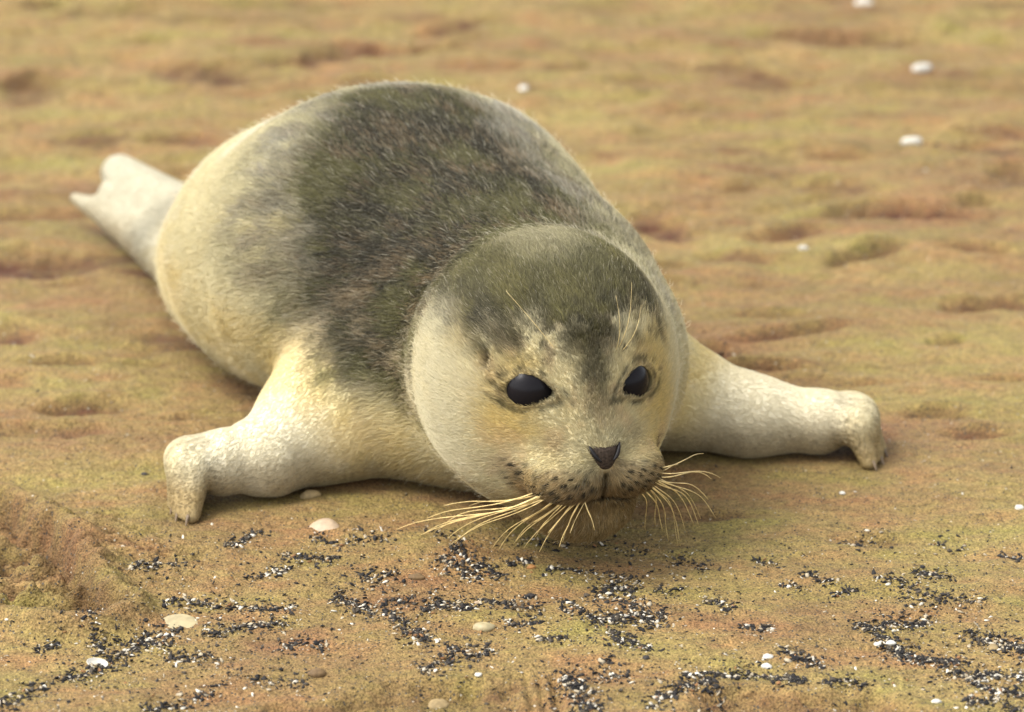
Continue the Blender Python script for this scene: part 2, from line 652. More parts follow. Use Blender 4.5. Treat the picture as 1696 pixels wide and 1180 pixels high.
def coat(p):
    n1 = fbm(p * 26, 4, 3)
    n2 = fbm(p * 75, 3, 5)
    n3 = fbm(p * 210, 2, 9)
    x, y, z = p.T
    # place along and across the spine
    sx = np.interp(y, SP[:, 1], SP[:, 0])
    hw = np.interp(y, SP[:, 1], SP[:, 3])
    s = (x - sx) / hw
    c = np.tile(CREAM, (len(p), 1))
    c = lerp(c, WHITE, smooth(0.0, 0.5, n1 + 0.5 * n2) * 0.8)
    # yellow stain low on flank and breast
    yel = smooth(-0.35, 0.5, n1 + 0.40 - np.abs(z - 0.065) * 7 - np.abs(y - 0.15) * 2.2)
    c = lerp(c, YELLOW, yel * 0.66)
    breast = np.exp(-((x + 0.055) / 0.035) ** 2 - ((y - 0.06) / 0.05) ** 2)
    c = lerp(c, YELLOW, breast * (0.72 + 0.3 * n1))
    # mottled saddle
    pd = poly_dist(x, y, SADDLE) - 0.011 * (1 - smooth(0.09, 0.15, y)) * (x < 0) - 0.006
    high = smooth(0.052, 0.082, z + 0.012 * n1)
    sad = (1 - smooth(-0.026, 0.024, pd + 0.026 * n1 + 0.020 * n2)) * high
    halo = (1 - smooth(0.0, 0.085, pd + 0.020 * n1)) * smooth(0.085, 0.125, z + 0.02 * n1) * (0.58 + 0.6 * n2)
    sad = np.clip(np.maximum(sad, halo), 0, 1)
    back = 1 - smooth(-0.01, 0.03, -pd)
    mott = smooth(-0.36, 0.12, n2 + 0.7 * n1)
    dk = lerp(np.tile(DARK, (len(p), 1)), OLIVE, (1 - mott) * (0.80 + 0.2 * back))
    spots = smooth(0.20, 0.50, n2 + 0.5 * n3 + 0.2 * n1)
    dk = lerp(dk, np.tile(np.array([0.27, 0.185, 0.095]), (len(p), 1)), spots * 0.42)
    c = c + (dk - c) * sad[:, None]
    # fore and hind flippers: pale
    arm = np.minimum(*[np.min([sd_cone(p, V(*a[:3]), V(*b[:3]), a[3], b[3]) for a, b in zip(A[2:-1], A[3:])], axis=0) for A in (ARM_L, ARM_R)])
    fl = 1 - smooth(0.0, 0.03, arm)
    c = lerp(c, np.array([0.63, 0.585, 0.45]), fl * 0.8)
    c = lerp(c, np.array([0.40, 0.375, 0.29]), smooth(0.430, 0.460, y) * 0.9)
    hands = np.minimum(np.linalg.norm(p - V(-0.200, 0.004, 0.0), axis=1), np.linalg.norm(p - V(0.233, 0.095, 0.0), axis=1))
    c = lerp(c, TAN * 1.05, (1 - smooth(0.012, 0.040, hands + 0.006 * n2)) * 0.80)
    for digs in (DIG_L, DIG_R):
        near = np.linalg.norm(p - V(*digs[2][0]), axis=1) < 0.05
        if near.any():
            dd = np.sort(np.stack([np.minimum(sd_cone(p[near], V(*k), V(*t), 0.009, 0.0055), sd_cone(p[near], V(*k) * 0.6 + V(*(ARM_L if digs is DIG_L else ARM_R)[-1][:3]) * 0.4, V(*k), 0.011, 0.009)) for k, t in digs], -1), -1)
            gap = np.exp(-((dd[:, 1] - dd[:, 0]) / 0.0011) ** 2) * (dd[:, 0] < 0.006)
            c[near] = lerp(c[near], TAN * 0.45, gap * 0.40)  # shade in the grooves between digits painted on
    for hx, hy, hz_ in ((-0.193, 0.020, 0.026), (0.219, 0.098, 0.022)):
        w = p - V(hx, hy, hz_)
        cr = smooth(0.1, 0.7, np.sin(w[:, 2] * 1500 + w[:, 0] * 500 + 2 * n3)) * (1 - smooth(0.006, 0.020, np.linalg.norm(w, axis=1)))
        c = lerp(c, DARK * 1.5, cr * 0.75)  # crease shade at the wrist painted as dark lines
    # sand clinging to everything that touches the beach
    darken = (1 - smooth(0.005, 0.042, z + 0.012 * n1 + 0.006 * n2))
    c = lerp(c, TAN * 0.72, darken * 0.72)
    # ---- head
    q = p - HC
    r, f, u = q @ HR, q @ HF, q @ HU
    dh = np.linalg.norm(np.stack([r / 0.083, (f - 0.015) / 0.10, (u + 0.012) / 0.095], -1), axis=1)
    hd = 1 - smooth(0.98, 1.10, dh + (f < -0.03) * 0.5)
    ar = np.abs(r)
    h = np.tile(CREAM * 0.92, (len(p), 1))
    h = lerp(h, WHITE, smooth(0.046, 0.070, ar + 0.01 * n2) * 0.15)
    browp = np.exp(-((ar - 0.040) / 0.013) ** 2 - ((u - 0.024) / 0.008) ** 2) + 0.8 * np.exp(-((ar - 0.053) / 0.010) ** 2 - ((u + 0.014) / 0.022) ** 2)
    h = lerp(h, YELLOW * 0.92, np.clip(browp * (0.72 + 0.4 * n2), 0, 0.75))
    h = lerp(h, YELLOW, smooth(-0.35, 0.4, n1 + 0.35 * n2) * (0.30 + 0.60 * np.exp(-((ar - 0.045) / 0.016) ** 2)) * 0.9)
    h = lerp(h, np.array([0.50, 0.36, 0.22]), smooth(0.0, 0.5, n2 - 0.3 * n1) * 0.38 * (1 - smooth(0.05, 0.07, ar)))
    # dark crown with a tongue running down between the eyes
    brow = 0.034 + 0.008 * smooth(0.0, 0.022, ar) - 0.016 * smooth(0.035, 0.065, ar)
    crown = smooth(-0.012, 0.012, u - brow + 0.004 * n2 + 0.010 * n3)
    crown = crown * (1 - 0.8 * smooth(0.056, 0.074, ar + 0.006 * n2))
    tong = smooth(-0.032, 0.020, u + 0.004 * n3) * (1 - smooth(0.003, 0.017, ar + 0.004 * n2 + 0.004 * n3))
    hk = lerp(np.tile(DARK * 1.0, (len(p), 1)), OLIVE * 1.0, np.clip(smooth(-0.1, 0.6, n2 + 0.8 * n3) * 0.65 + 0.60 * smooth(0.040, 0.066, u + 0.006 * n2) * 1.2, 0, 1))
    h = lerp(h, hk, np.clip(np.maximum(crown * 0.93, 0.80 * tong), 0, 0.93))
    h = lerp(h, CREAM * 0.72, 0.58 * smooth(0.068, 0.081, u + 0.003 * n2 + 0.12 * np.clip(-f - 0.01, 0, 0.1)))  # pale rim light on top of the head painted into the coat
    band = np.exp(-((u - 0.037 + 0.10 * np.clip(ar - 0.03, 0, 1)) / 0.011) ** 2) * (1 - smooth(0.048, 0.062, ar + 0.004 * n2)) * smooth(-0.6, 0.2, n3 + n2)
    h = lerp(h, DARK * 1.2, band * 0.62)
    # dark brow spots, eye surrounds, tear side
    for (ec, en, ea, eu, ew, eh) in EYES:
        w = p - ec
        rr = eye_r(ec, (w @ ea) / ew, (w @ eu) / eh) / 1.1 + np.abs(w @ en) * 4
        h = lerp(h, DARK * 0.8, (1 - smooth(0.98, 1.08, rr + 0.05 * n3)) * 0.9)
        h = lerp(h, TAN * 0.55, np.exp(-((rr - 1.14) / 0.12) ** 2) * 0.7)
        ring = np.exp(-((rr - 1.45) / 0.22) ** 2) * smooth(-0.3, 0.3, n3 + 0.5 * n2)
        h = lerp(h, DARK * 1.5, ring * 0.75)
        out = w @ ea * np.sign((ec - HC) @ HR)
        h = lerp(h, DARK * 1.6, np.exp(-((out - 0.019) / 0.006) ** 2 - ((w @ eu) / 0.009) ** 2) * 0.75 * smooth(-0.4, 0.2, n3))
        bs = np.exp(-((out + 0.008) / 0.006) ** 2 - ((w @ eu - 0.020) / 0.006) ** 2)
        h = lerp(h, DARK * 1.5, bs * 0.85 * smooth(-0.3, 0.2, n3 + n2))
    # cheek smudge beside the nose, grey muzzle with whisker-pore rows, brown chin
    h = lerp(h, TAN * 0.75, np.exp(-((ar - 0.026) / 0.010) ** 2 - ((u + 0.024) / 0.008) ** 2) * 0.45)
    muz = smooth(0.046, 0.064, f) * (1 - smooth(-0.043, -0.031, u + 0.003 * n3))
    h = lerp(h, np.array([0.20, 0.128, 0.052]), muz * (0.76 + 0.20 * (1 - smooth(-0.052, -0.042, u))))  # brown muzzle; shading of its lower half painted in
    nz = np.exp(-(r / 0.017) ** 2 - ((u + 0.030) / 0.013) ** 2) * smooth(0.05, 0.07, f)
    h = lerp(h, DARK * 1.3, nz * (0.45 + 0.3 * n3))
    muz2 = smooth(0.045, 0.060, f) * (1 - smooth(-0.040, -0.031, u)) * smooth(-0.058, -0.050, u)
    pore = smooth(0.30, 0.62, np.sin(u * 900 + 2 + 1.2 * n3) * np.sin(ar * 780 + u * 330 + 1.5 * n3))
    h = lerp(h, DARK * 0.4, muz2 * pore * 0.95 * smooth(0.005, 0.010, ar))
    h = lerp(h, DARK * 1.2, muz2 * smooth(0.1, 0.5, n3) * 0.5)
    chin = (1 - smooth(-0.066, -0.054, u + 0.004 * n2))
    h = lerp(h, TAN * 0.80, chin * np.clip(0.75 + 0.5 * n2 + 0.3 * n3, 0, 1))
    cl = np.exp(-(r / 0.0022) ** 2) * smooth(0.05, 0.07, f) * (1 - smooth(-0.040, -0.036, u)) * smooth(-0.062, -0.058, u)
    h = lerp(h, DARK * 0.6, cl * 0.6)
    lipu = -0.0575 - 0.0035 * smooth(0.004, 0.014, ar) + 4.0 * r * r
    h = lerp(h, DARK * 0.35, np.exp(-((u - lipu) / 0.0022) ** 2) * smooth(0.03, 0.06, f) * (1 - smooth(0.026, 0.036, ar)) * 0.85)
    for e in EARS:
        w = p - e
        h = lerp(h, DARK * 0.35, np.exp(-((w @ HF + 0.35 * (w @ HU)) / 0.0019) ** 2 - ((w @ HU) / 0.0060) ** 2 - ((w @ HR) / 0.02) ** 2))
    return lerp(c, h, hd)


seal = bpy.data.objects.new('seal_pup', None)
COL.objects.link(seal)
seal.location = (0, 0, 0)
tag(seal, 'pale seal pup with dark mottled back lying on the sand facing the camera', 'seal')
body = new_mesh_object('body', bv, bf, make_coat('seal_skin', False), seal)
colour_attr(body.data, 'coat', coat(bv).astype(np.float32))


def ellipsoid_mesh(rad, nu=24, nv=14):
    v, f = [], []
    for j in range(nv + 1):
        th = math.pi * j / nv
        for i in range(nu):
            ph = 2 * math.pi * i / nu
            v.append((rad[0] * math.sin(th) * math.cos(ph), rad[1] * math.sin(th) * math.sin(ph), rad[2] * math.cos(th)))
    for j in range(nv):
        for i in range(nu):
            f.append((j * nu + i, (j + 1) * nu + i, (j + 1) * nu + (i + 1) % nu, j * nu + (i + 1) % nu))
    return np.array(v), f


def tube(path, radii, sides=6):
    path = np.asarray(path, float)
    t = unit(np.gradient(path, axis=0))
    v, f = [], []
    ref = V(0.13, 0.31, 0.94)
    for k, (p, d, r) in enumerate(zip(path, t, radii)):
        a = unit(np.cross(d, ref))
        b = np.cross(d, a)
        for i in range(sides):
            ph = 2 * math.pi * i / sides
            v.append(p + r * (a * math.cos(ph) + b * math.sin(ph)))
    for k in range(len(path) - 1):
        for i in range(sides):
            j = (i + 1) % sides
            f.append((k * sides + i, k * sides + j, (k + 1) * sides + j, (k + 1) * sides + i))
    f.append(tuple(range(sides))[::-1])
    f.append(tuple((len(path) - 1) * sides + i for i in range(sides)))
    return np.array(v), f


# eyes
em, N, L, b = new_mat('seal_eye')
fr = N.new('ShaderNodeTexNoise')
fr.inputs['Scale'].default_value = 90
rp = N.new('ShaderNodeValToRGB')
rp.color_ramp.elements[0].color = (0.004, 0.004, 0.006, 1)
rp.color_ramp.elements[1].color = (0.012, 0.010, 0.010, 1)
L.new(fr.outputs['Fac'], rp.inputs['Fac'])
L.new(rp.outputs['Color'], b.inputs['Base Color'])
b.inputs['Roughness'].default_value = 0.2
b.inputs['IOR'].default_value = 1.2
for (c, n, a, u, hw, hh) in EYES:
    ev, ef = ellipsoid_mesh((0.0165, 0.0165, 0.0165), 32, 20)
    new_mesh_object('eye', ev + (c - n * 0.0128), ef, em, seal)

# nose pad with its two slit nostrils
nose_mat = simple_mat('nose_skin', (0.036, 0.026, 0.019), 0.65, 0.5, 700, 0.9, 0.08)
nostril_mat = simple_mat('nostril_dark', (0.004, 0.003, 0.003), 0.6, 0.2, 400)
NC = head_pt(0, 0, -0.0285)
gv, gf = [], []
nb, na = 15, 17
for j in range(nb):
    tb = j / (nb - 1)
    bz = 0.0092 - 0.0190 * tb
    w = 0.0150 * (1 - tb) ** 0.72 + 0.0013
    ss = np.linspace(-1, 1, na)
    zz = bz - 0.0030 * (1 - np.abs(ss)) * (1 - tb) * (1 - tb)
    row = march(NC + HR * (ss * w)[:, None] + HU * zz[:, None] + HF * 0.14, -HF)
    for s, q in zip(ss, row):
        edge = (1 - abs(s) ** 4) * (1 - abs(2 * tb - 1) ** 6)
        gv.append(q + HF * (-0.0016 + 0.0026 * edge))
for j in range(nb - 1):
    for i in range(na - 1):
        gf.append((j * na + i, (j + 1) * na + i, (j + 1) * na + i + 1, j * na + i + 1))
nose = new_mesh_object('nose', gv, gf, nose_mat, seal)
for sgn in (-1, 1):
    pts = []
    for t in np.linspace(0, 1, 7):
        q = march(NC + HR * sgn * (0.0098 - 0.0062 * t) + HU * (0.0066 - 0.0092 * t - 0.0018 * math.sin(math.pi * t)) + HF * 0.14, -HF)
        pts.append(q + HF * 0.0016)
    tv, tf = tube(pts, [0.0004, 0.0010, 0.0013, 0.0013, 0.0011, 0.0008, 0.0003], 8)
    new_mesh_object('nostril', tv, tf, nostril_mat, nose)


def at_depth(px, py, y):
    d = np.array([(px - 848) * K_PIX, math.cos(ELEV) + (590 - py) * K_PIX * math.sin(ELEV),
                  -math.sin(ELEV) + (590 - py) * K_PIX * math.cos(ELEV)])
    return CAM + d * ((y - CAM[1]) / d[1])


# whiskers: root on the muzzle (r, u), bow, end point
whisk_mat = simple_mat('whisker_horn', (0.62, 0.47, 0.20), 0.45, 0.35, 160, 0, 0.4)


def whisker(r, u, end, sag, thick=0.00050):
    root = march(head_pt(r, 0.15, u), -HF) - HF * 0.002
    L_ = np.linalg.norm(end - root)
    out = unit(unit(HF * 0.55 + HR * np.sign(r) * 0.9 - HU * 0.30) * 0.5 + (end - root) / L_)
    c1 = root + out * L_ * 0.33
    c2 = end + (root - end) * 0.33 + V(0, 0, sag)
    t = np.linspace(0, 1, 16)[:, None]
    path = (1 - t) ** 3 * root + 3 * (1 - t) ** 2 * t * c1 + 3 * (1 - t) * t * t * c2 + t ** 3 * end
    path = path + 0.0005 * np.stack([noise2(t[:, 0] * 5 + r * 999, t[:, 0] * 0 + k, 31) for k in (0.1, 5.2, 9.7)], -1) * t
    rad = thick * (1.0 - 0.50 * t[:, 0] ** 1.5)
    v, f = tube(path, rad, 6)
    return new_mesh_object('whisker', v, f, whisk_mat, seal)


#            r       u      end px, py, depth y or None for the sand,  sag
WH = [(-0.034, -0.043, 706, 858, -0.020, 0.004), (-0.035, -0.047, 694, 888, None, 0.006), (-0.033, -0.049, 742, 906, None, 0.010),
      (-0.031, -0.045, 752, 900, None, 0.010), (-0.030, -0.051, 815, 908, None, 0.010), (-0.027, -0.048, 826, 912, None, 0.012),
      (-0.026, -0.053, 850, 905, None, 0.010), (-0.023, -0.051, 886, 890, -0.100, 0.004), (-0.019, -0.054, 893, 914, -0.100, 0.004),
      (-0.014, -0.053, 926, 906, -0.108, 0.003), (-0.036, -0.044, 776, 838, -0.030, 0.003), (-0.026, -0.055, 856, 896, -0.085, 0.004),
      (-0.037, -0.048, 720, 880, None, 0.006), (-0.010, -0.054, 944, 884, -0.112, 0.002), (-0.020, -0.052, 868, 908, -0.095, 0.005), (-0.012, -0.050, 908, 884, -0.110, 0.003),
      (0.030, -0.041, 1166, 752, -0.035, 0.003), (0.032, -0.044, 1192, 792, -0.040, 0.008), (0.031, -0.048, 1172, 828, -0.045, 0.012),
      (0.029, -0.046, 1150, 872, -0.045, 0.016), (0.030, -0.051, 1138, 888, -0.045, 0.016), (0.027, -0.050, 1128, 904, -0.05, 0.018),
      (0.028, -0.053, 1108, 896, -0.05, 0.012), (0.024, -0.053, 1098, 880, -0.06, 0.010), (0.031, -0.043, 1122, 770, -0.055, 0.001),
      (0.029, -0.054, 1086, 872, -0.055, 0.006), (0.033, -0.047, 1160, 860, -0.03, 0.014)]
for k in range(12):                                            # finer ones between the long bristles
    b0 = WH[random.randrange(0, 16)] if k < 7 else WH[random.randrange(16, 27)]
    WH.append((b0[0] + random.uniform(-0.003, 0.003), b0[1] + random.uniform(-0.004, 0.003), b0[2] + random.uniform(-45, 45),
               b0[3] + random.uniform(-22, 4), b0[4], b0[5] + random.uniform(0, 0.006)))
for (r, u, px, py, y, sag) in WH:
    e = on_ground(px, py, 0.004) if y is None else at_depth(px, py, y)
    whisker(r, u, e, sag, random.uniform(0.00030, 0.00046))
for (r, u, px, py, y) in [(0.018, 0.028, 1046, 468, -0.075), (0.020, 0.026, 1062, 505, -0.068), (-0.020, 0.030, 838, 482, -0.07),
                          (-0.022, 0.028, 812, 505, -0.06), (0.016, 0.027, 1020, 490, -0.08)]:
    root = march(head_pt(r, 0.15, u), -HF) - HF * 0.001
    e = at_depth(px, py, y)
    t = np.linspace(0, 1, 10)[:, None]
    path = root + (e - root) * t + HF * 0.006 * np.sin(t * math.pi)
    v, f = tube(path, 0.00017 * (1 - 0.6 * t[:, 0]), 5)
    new_mesh_object('brow_whisker', v, f, whisk_mat, seal)

# claws
claw_mat = simple_mat('claw_horn', (0.14, 0.10, 0.06), 0.5, 0.3, 300, 0, 0.3)
for digs in (DIG_L, DIG_R):
    for k, t in digs:
        k, t = V(*k), V(*t)
        d = unit(unit(t - k) + V(np.sign(t[0]) * 0.25, -0.45, 0.25))
        p0 = t + V(0, 0, 0.004) + d * 0.0045
        path = [p0 + d * s * 0.006 + V(0, 0, -0.004 * s * s) for s in np.linspace(0, 1, 6)]
        v, f = tube(path, [0.0014, 0.0013, 0.0011, 0.0009, 0.0006, 0.0003], 8)
        new_mesh_object('claw', v, f, claw_mat, seal)

# fur: short hairs lying along the body, one part of the seal
if FUR:
    tri = np.concatenate([bf[:, [0, 1, 2]], bf[:, [0, 2, 3]]])
    A, B, C = bv[tri[:, 0]], bv[tri[:, 1]], bv[tri[:, 2]]
    area = 0.5 * np.linalg.norm(np.cross(B - A, C - A), axis=1)
    zc = (A[:, 2] + B[:, 2] + C[:, 2]) / 3
    w = area * (zc > 0.003)
    hcen = (A + B + C) / 3 - HC
    onhead = (np.linalg.norm(hcen, axis=1) < 0.125) & (hcen @ HF > -0.02)
    w = w * np.where(onhead, 1.9, 1.0)
    NH = 460000
    pick = np.searchsorted(np.cumsum(w) / w.sum(), rng.random(NH))
    pick = np.clip(pick, 0, len(tri) - 1)
    u1, u2 = np.sqrt(rng.random(NH)), rng.random(NH)
    ba = np.stack([1 - u1, u1 * (1 - u2), u1 * u2], -1)
    P = (bv[tri[pick]] * ba[..., None]).sum(1)
    Nn = unit((bn[tri[pick]] * ba[..., None]).sum(1))
    # bare places: eyes, nose, lip line
    keep = np.ones(NH, bool)
    for (c, n, a, u, hw, hh) in EYES:
        q = P - c
        rr = eye_r(c, (q @ a) / hw, (q @ u) / hh)
        keep &= ~((rr < 1.10) & (np.abs(q @ n) < 0.02))
    q = P - NC
    rr, uu, ff = q @ HR, q @ HU, (P - HC) @ HF
    wn_ = 0.0100 * np.clip((uu + 0.0113) / 0.0205, 0, 1) ** 0.72
    keep &= ~((np.abs(rr) < wn_) & (uu < 0.0042) & (uu > -0.0115) & (ff > 0.05))
    P, Nn = P[keep], Nn[keep]
    NH = len(P)
    q = P - HC
    dh = np.linalg.norm(np.stack([(q @ HR) / 0.083, (q @ HF - 0.015) / 0.10, (q @ HU + 0.012) / 0.095], -1), axis=1)
    hd = 1 - smooth(0.95, 1.15, dh + (q @ HF < -0.03) * 0.5)
    tx = np.interp(P[:, 1], (SP[1:, 1] + SP[:-1, 1]) / 2, np.diff(SP[:, 0]))
    ty = np.interp(P[:, 1], (SP[1:, 1] + SP[:-1, 1]) / 2, np.diff(SP[:, 1]))
    flow = unit(np.stack([tx, ty, -0.35 * np.hypot(tx, ty)], -1))
    flow = flow + (unit(P - head_pt(0, 0.092, -0.030)) - flow) * hd[:, None]
    arms = np.full(NH, 0.0)
    for arm in (ARM_L, ARM_R):
        a0, a1 = V(*arm[1][:3]), V(*arm[-1][:3])
        da = sd_cone(P, a0, a1, 0.036, 0.022)
        wt = 1 - smooth(0.0, 0.03, da)
        flow = flow + (unit(a1 - a0 + V(0, 0, -0.01)) - flow) * wt[:, None]
        arms = np.maximum(arms, 1 - smooth(0.01, 0.03, np.minimum(da, np.linalg.norm(P - a1, axis=1) - 0.04)))
    arms = np.maximum(arms, smooth(0.45, 0.50, P[:, 1]))
    sw = np.stack([fbm(P * 60 + k * 31.3, 2, 40 + k) for k in range(3)], -1)
    sw2 = np.stack([fbm(P * 210 + k * 13.1, 2, 70 + k) for k in range(3)], -1)
    flow = unit(flow + 0.30 * sw + 0.30 * sw2 * (1 - 0.6 * arms[:, None]) + 0.18 * rng.normal(size=(NH, 3)))
    T = unit(flow - Nn * (flow * Nn).sum(-1, keepdims=True))
    fq = (P - HC) @ HF
    muzz = smooth(0.035, 0.065, fq) * hd * smooth(-0.070, -0.055, (P - HC) @ HU)
    length = (0.0092 - 0.0034 * hd - 0.0024 * muzz - 0.0066 * arms) * (0.65 + 0.6 * rng.random(NH))
    length *= 1 - 0.5 * (1 - smooth(0.004, 0.02, P[:, 2]))
    guard = (rng.random(NH) < 0.012) & (muzz < 0.3)              # stiff guard hairs standing off the coat, paled to imitate rim light
    lift = np.where(guard, 1.15, 0.42 + 0.10 * rng.random(NH))[:, None] * (1 - 0.35 * arms[:, None])
    length = length * np.where(guard, 1.0 - 0.25 * arms, 1.0)
    pts = np.empty((NH, 4, 3), dtype=np.float32)
    for k, s in enumerate((-0.05, 0.33, 0.68, 1.0)):
        pts[:, k] = P + length[:, None] * (T * s * (0.86 + 0.10 * s) + Nn * lift * (s - 0.45 * s * s))
    pts[:, :, 2] = np.maximum(pts[:, :, 2], 0.0012)
    soft = (1 - 0.9 * muzz)[:, None]
    jit = P + soft * (T * (length * (rng.random(NH) * 2.0 - 1.0))[:, None] + rng.normal(size=(NH, 3)) * 0.0009)
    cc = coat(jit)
    for e in EARS:
        nearear = np.linalg.norm(P - e, axis=1) < 0.012
        cc[nearear] = coat(P[nearear])
    lum = cc.mean(1, keepdims=True)
    clump = fbm(P * 330, 2, 90)[:, None]
    vary = 0.34 - 0.26 * smooth(0.15, 0.55, lum)
    cc = np.clip(cc * (1 + vary * (2.2 * rng.random((NH, 1)) - 1.0) + 0.8 * vary * clump), 0, 0.93)
    pale = rng.random(NH) < 0.025
    cc[pale] = cc[pale] * 0.5 + np.array([0.42, 0.37, 0.24]) * 0.5
    hc = bpy.data.hair_curves.new('fur')
    hc.add_curves([4] * NH)
    hc.attributes['position'].data.foreach_set('vector', pts.ravel())
    ra = hc.attributes.get('radius') or hc.attributes.new('radius', 'FLOAT', 'POINT')
    thick = 0.00017 * (0.8 + 0.5 * rng.random((NH, 1))) * np.array([[1.0, 1.0, 0.75, 0.25]]) * (1 - 0.3 * hd[:, None])
    thick[guard] *= 0.5
    ra.data.foreach_set('value', thick.astype(np.float32).ravel())
    ca = hc.attributes.new('coat', 'FLOAT_COLOR', 'POINT')     # tips paled to imitate rim light, guard hairs most
    c4 = np.ones((NH, 4, 4), dtype=np.float32)
    silver = np.array([0.84, 0.77, 0.58]) * (0.75 + 0.4 * rng.random((NH, 1)))
    for k, s in enumerate((0.0, 0.0, 0.0, 0.13)):
        c4[:, k, :3] = cc + (silver - cc) * s * (1 - 0.55 * hd[:, None])
    c4[guard, 2:, :3] = (0.55 * silver + 0.45 * cc)[guard][:, None]
    ca.data.foreach_set('color', c4.ravel())
    hc.materials.append(make_coat('seal_fur', True))
    fur = bpy.data.objects.new('fur', hc)
    COL.objects.link(fur)
    fur.parent = seal
print('parts done')
# ------------------------------------------------------------------ the beach
# hollows and clods seen on the sand: photograph spot, half size in its pixels, slope, depth
HOLLOWS = [(560, 98, 95, 13, -0.10, .9), (335, 128, 70, 16, 0.05, .6), (150, 226, 55, 10, 0, .5), (300, 228, 45, 8, 0, .5), (55, 150, 35, 25, 0, .5),
           (70, 440, 130, 20, -0.05, .8), (250, 455, 45, 9, 0.1, .7), (15, 560, 38, 18, 0, .7), (150, 675, 50, 14, -0.1, .7), (310, 690, 30, 8, 0, .45),
           (290, 572, 42, 13, 0.1, .6), (105, 606, 45, 7, 0, .5), (1215, 122, 75, 11, 0.12, .6), (1310, 140, 50, 10, -0.05, .45), (1430, 62, 65, 11, 0, .5),
           (1320, 50, 45, 8, 0, .5), (1505, 350, 75, 11, 0.05, .9), (1405, 355, 55, 9, -0.1, .6), (1425, 425, 42, 9, -0.2, .85), (1320, 392, 30, 10, -0.1, .6),
           (1100, 375, 50, 20, 0.2, .7), (1220, 425, 42, 11, 0.1, .5), (1290, 556, 60, 8, -0.1, .6), (1255, 608, 55, 6, 0.03, .8), (1190, 585, 34, 14, 0, .6),
           (1605, 510, 34, 8, 0, .7), (1680, 505, 40, 9, 0, .6), (1550, 690, 40, 8, 0, .5), (1390, 255, 42, 8, 0.1, .6), (1385, 312, 45, 12, 0, .5),
           (1640, 245, 55, 20, 0, .5), (1620, 722, 34, 9, 0, .5), (480, 8, 90, 9, 0, .4), (210, 22, 55, 13, 0, .3), (60, 352, 80, 9, 0, .45),
           (1690, 300, 40, 20, 0, .4), (230, 395, 60, 22, 0.3, .6), (390, 645, 40, 30, 0.5, .4), (80, 720, 70, 9, 0, .4), (1180, 860, 50, 8, 0, .35),
           (1440, 900, 35, 7, 0, .35), (250, 605, 40, 6, 0, .35), (760, 60, 60, 10, 0, .35), (1050, 140, 40, 7, 0, .35), (880, 95, 30, 8, 0, .3)]
for k in range(70):                                            # lesser ones all over the far sand
    hx, hy = random.uniform(0, 1696), random.uniform(0, 640) ** 1.0
    HOLLOWS.append((hx, hy, random.uniform(14, 55), random.uniform(4, 9), random.uniform(-0.12, 0.12), random.choice((.2, .3, .3, .4, .55))))
HW = []
for (px, py, rx, ry, sl, dp) in HOLLOWS:
    c = on_ground(px, py)
    ex = on_ground(px + rx * 1.3, py + rx * 1.3 * sl) - c
    ey = on_ground(px, py - ry * 0.85) - c
    HW.append((c[:2], ex[:2], ey[1], dp))
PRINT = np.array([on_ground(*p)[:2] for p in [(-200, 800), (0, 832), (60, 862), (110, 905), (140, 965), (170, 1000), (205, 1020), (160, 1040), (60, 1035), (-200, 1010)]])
LEDGES = [[(380, 1190), (430, 1172), (520, 1160), (620, 1142), (700, 1132), (800, 1136), (860, 1130), (868, 1190)],
          [(1130, 1190), (1150, 1152), (1230, 1146), (1330, 1152), (1440, 1146), (1540, 1190)]]
LEDGES = [np.array([on_ground(*p)[:2] for p in L_]) for L_ in LEDGES]


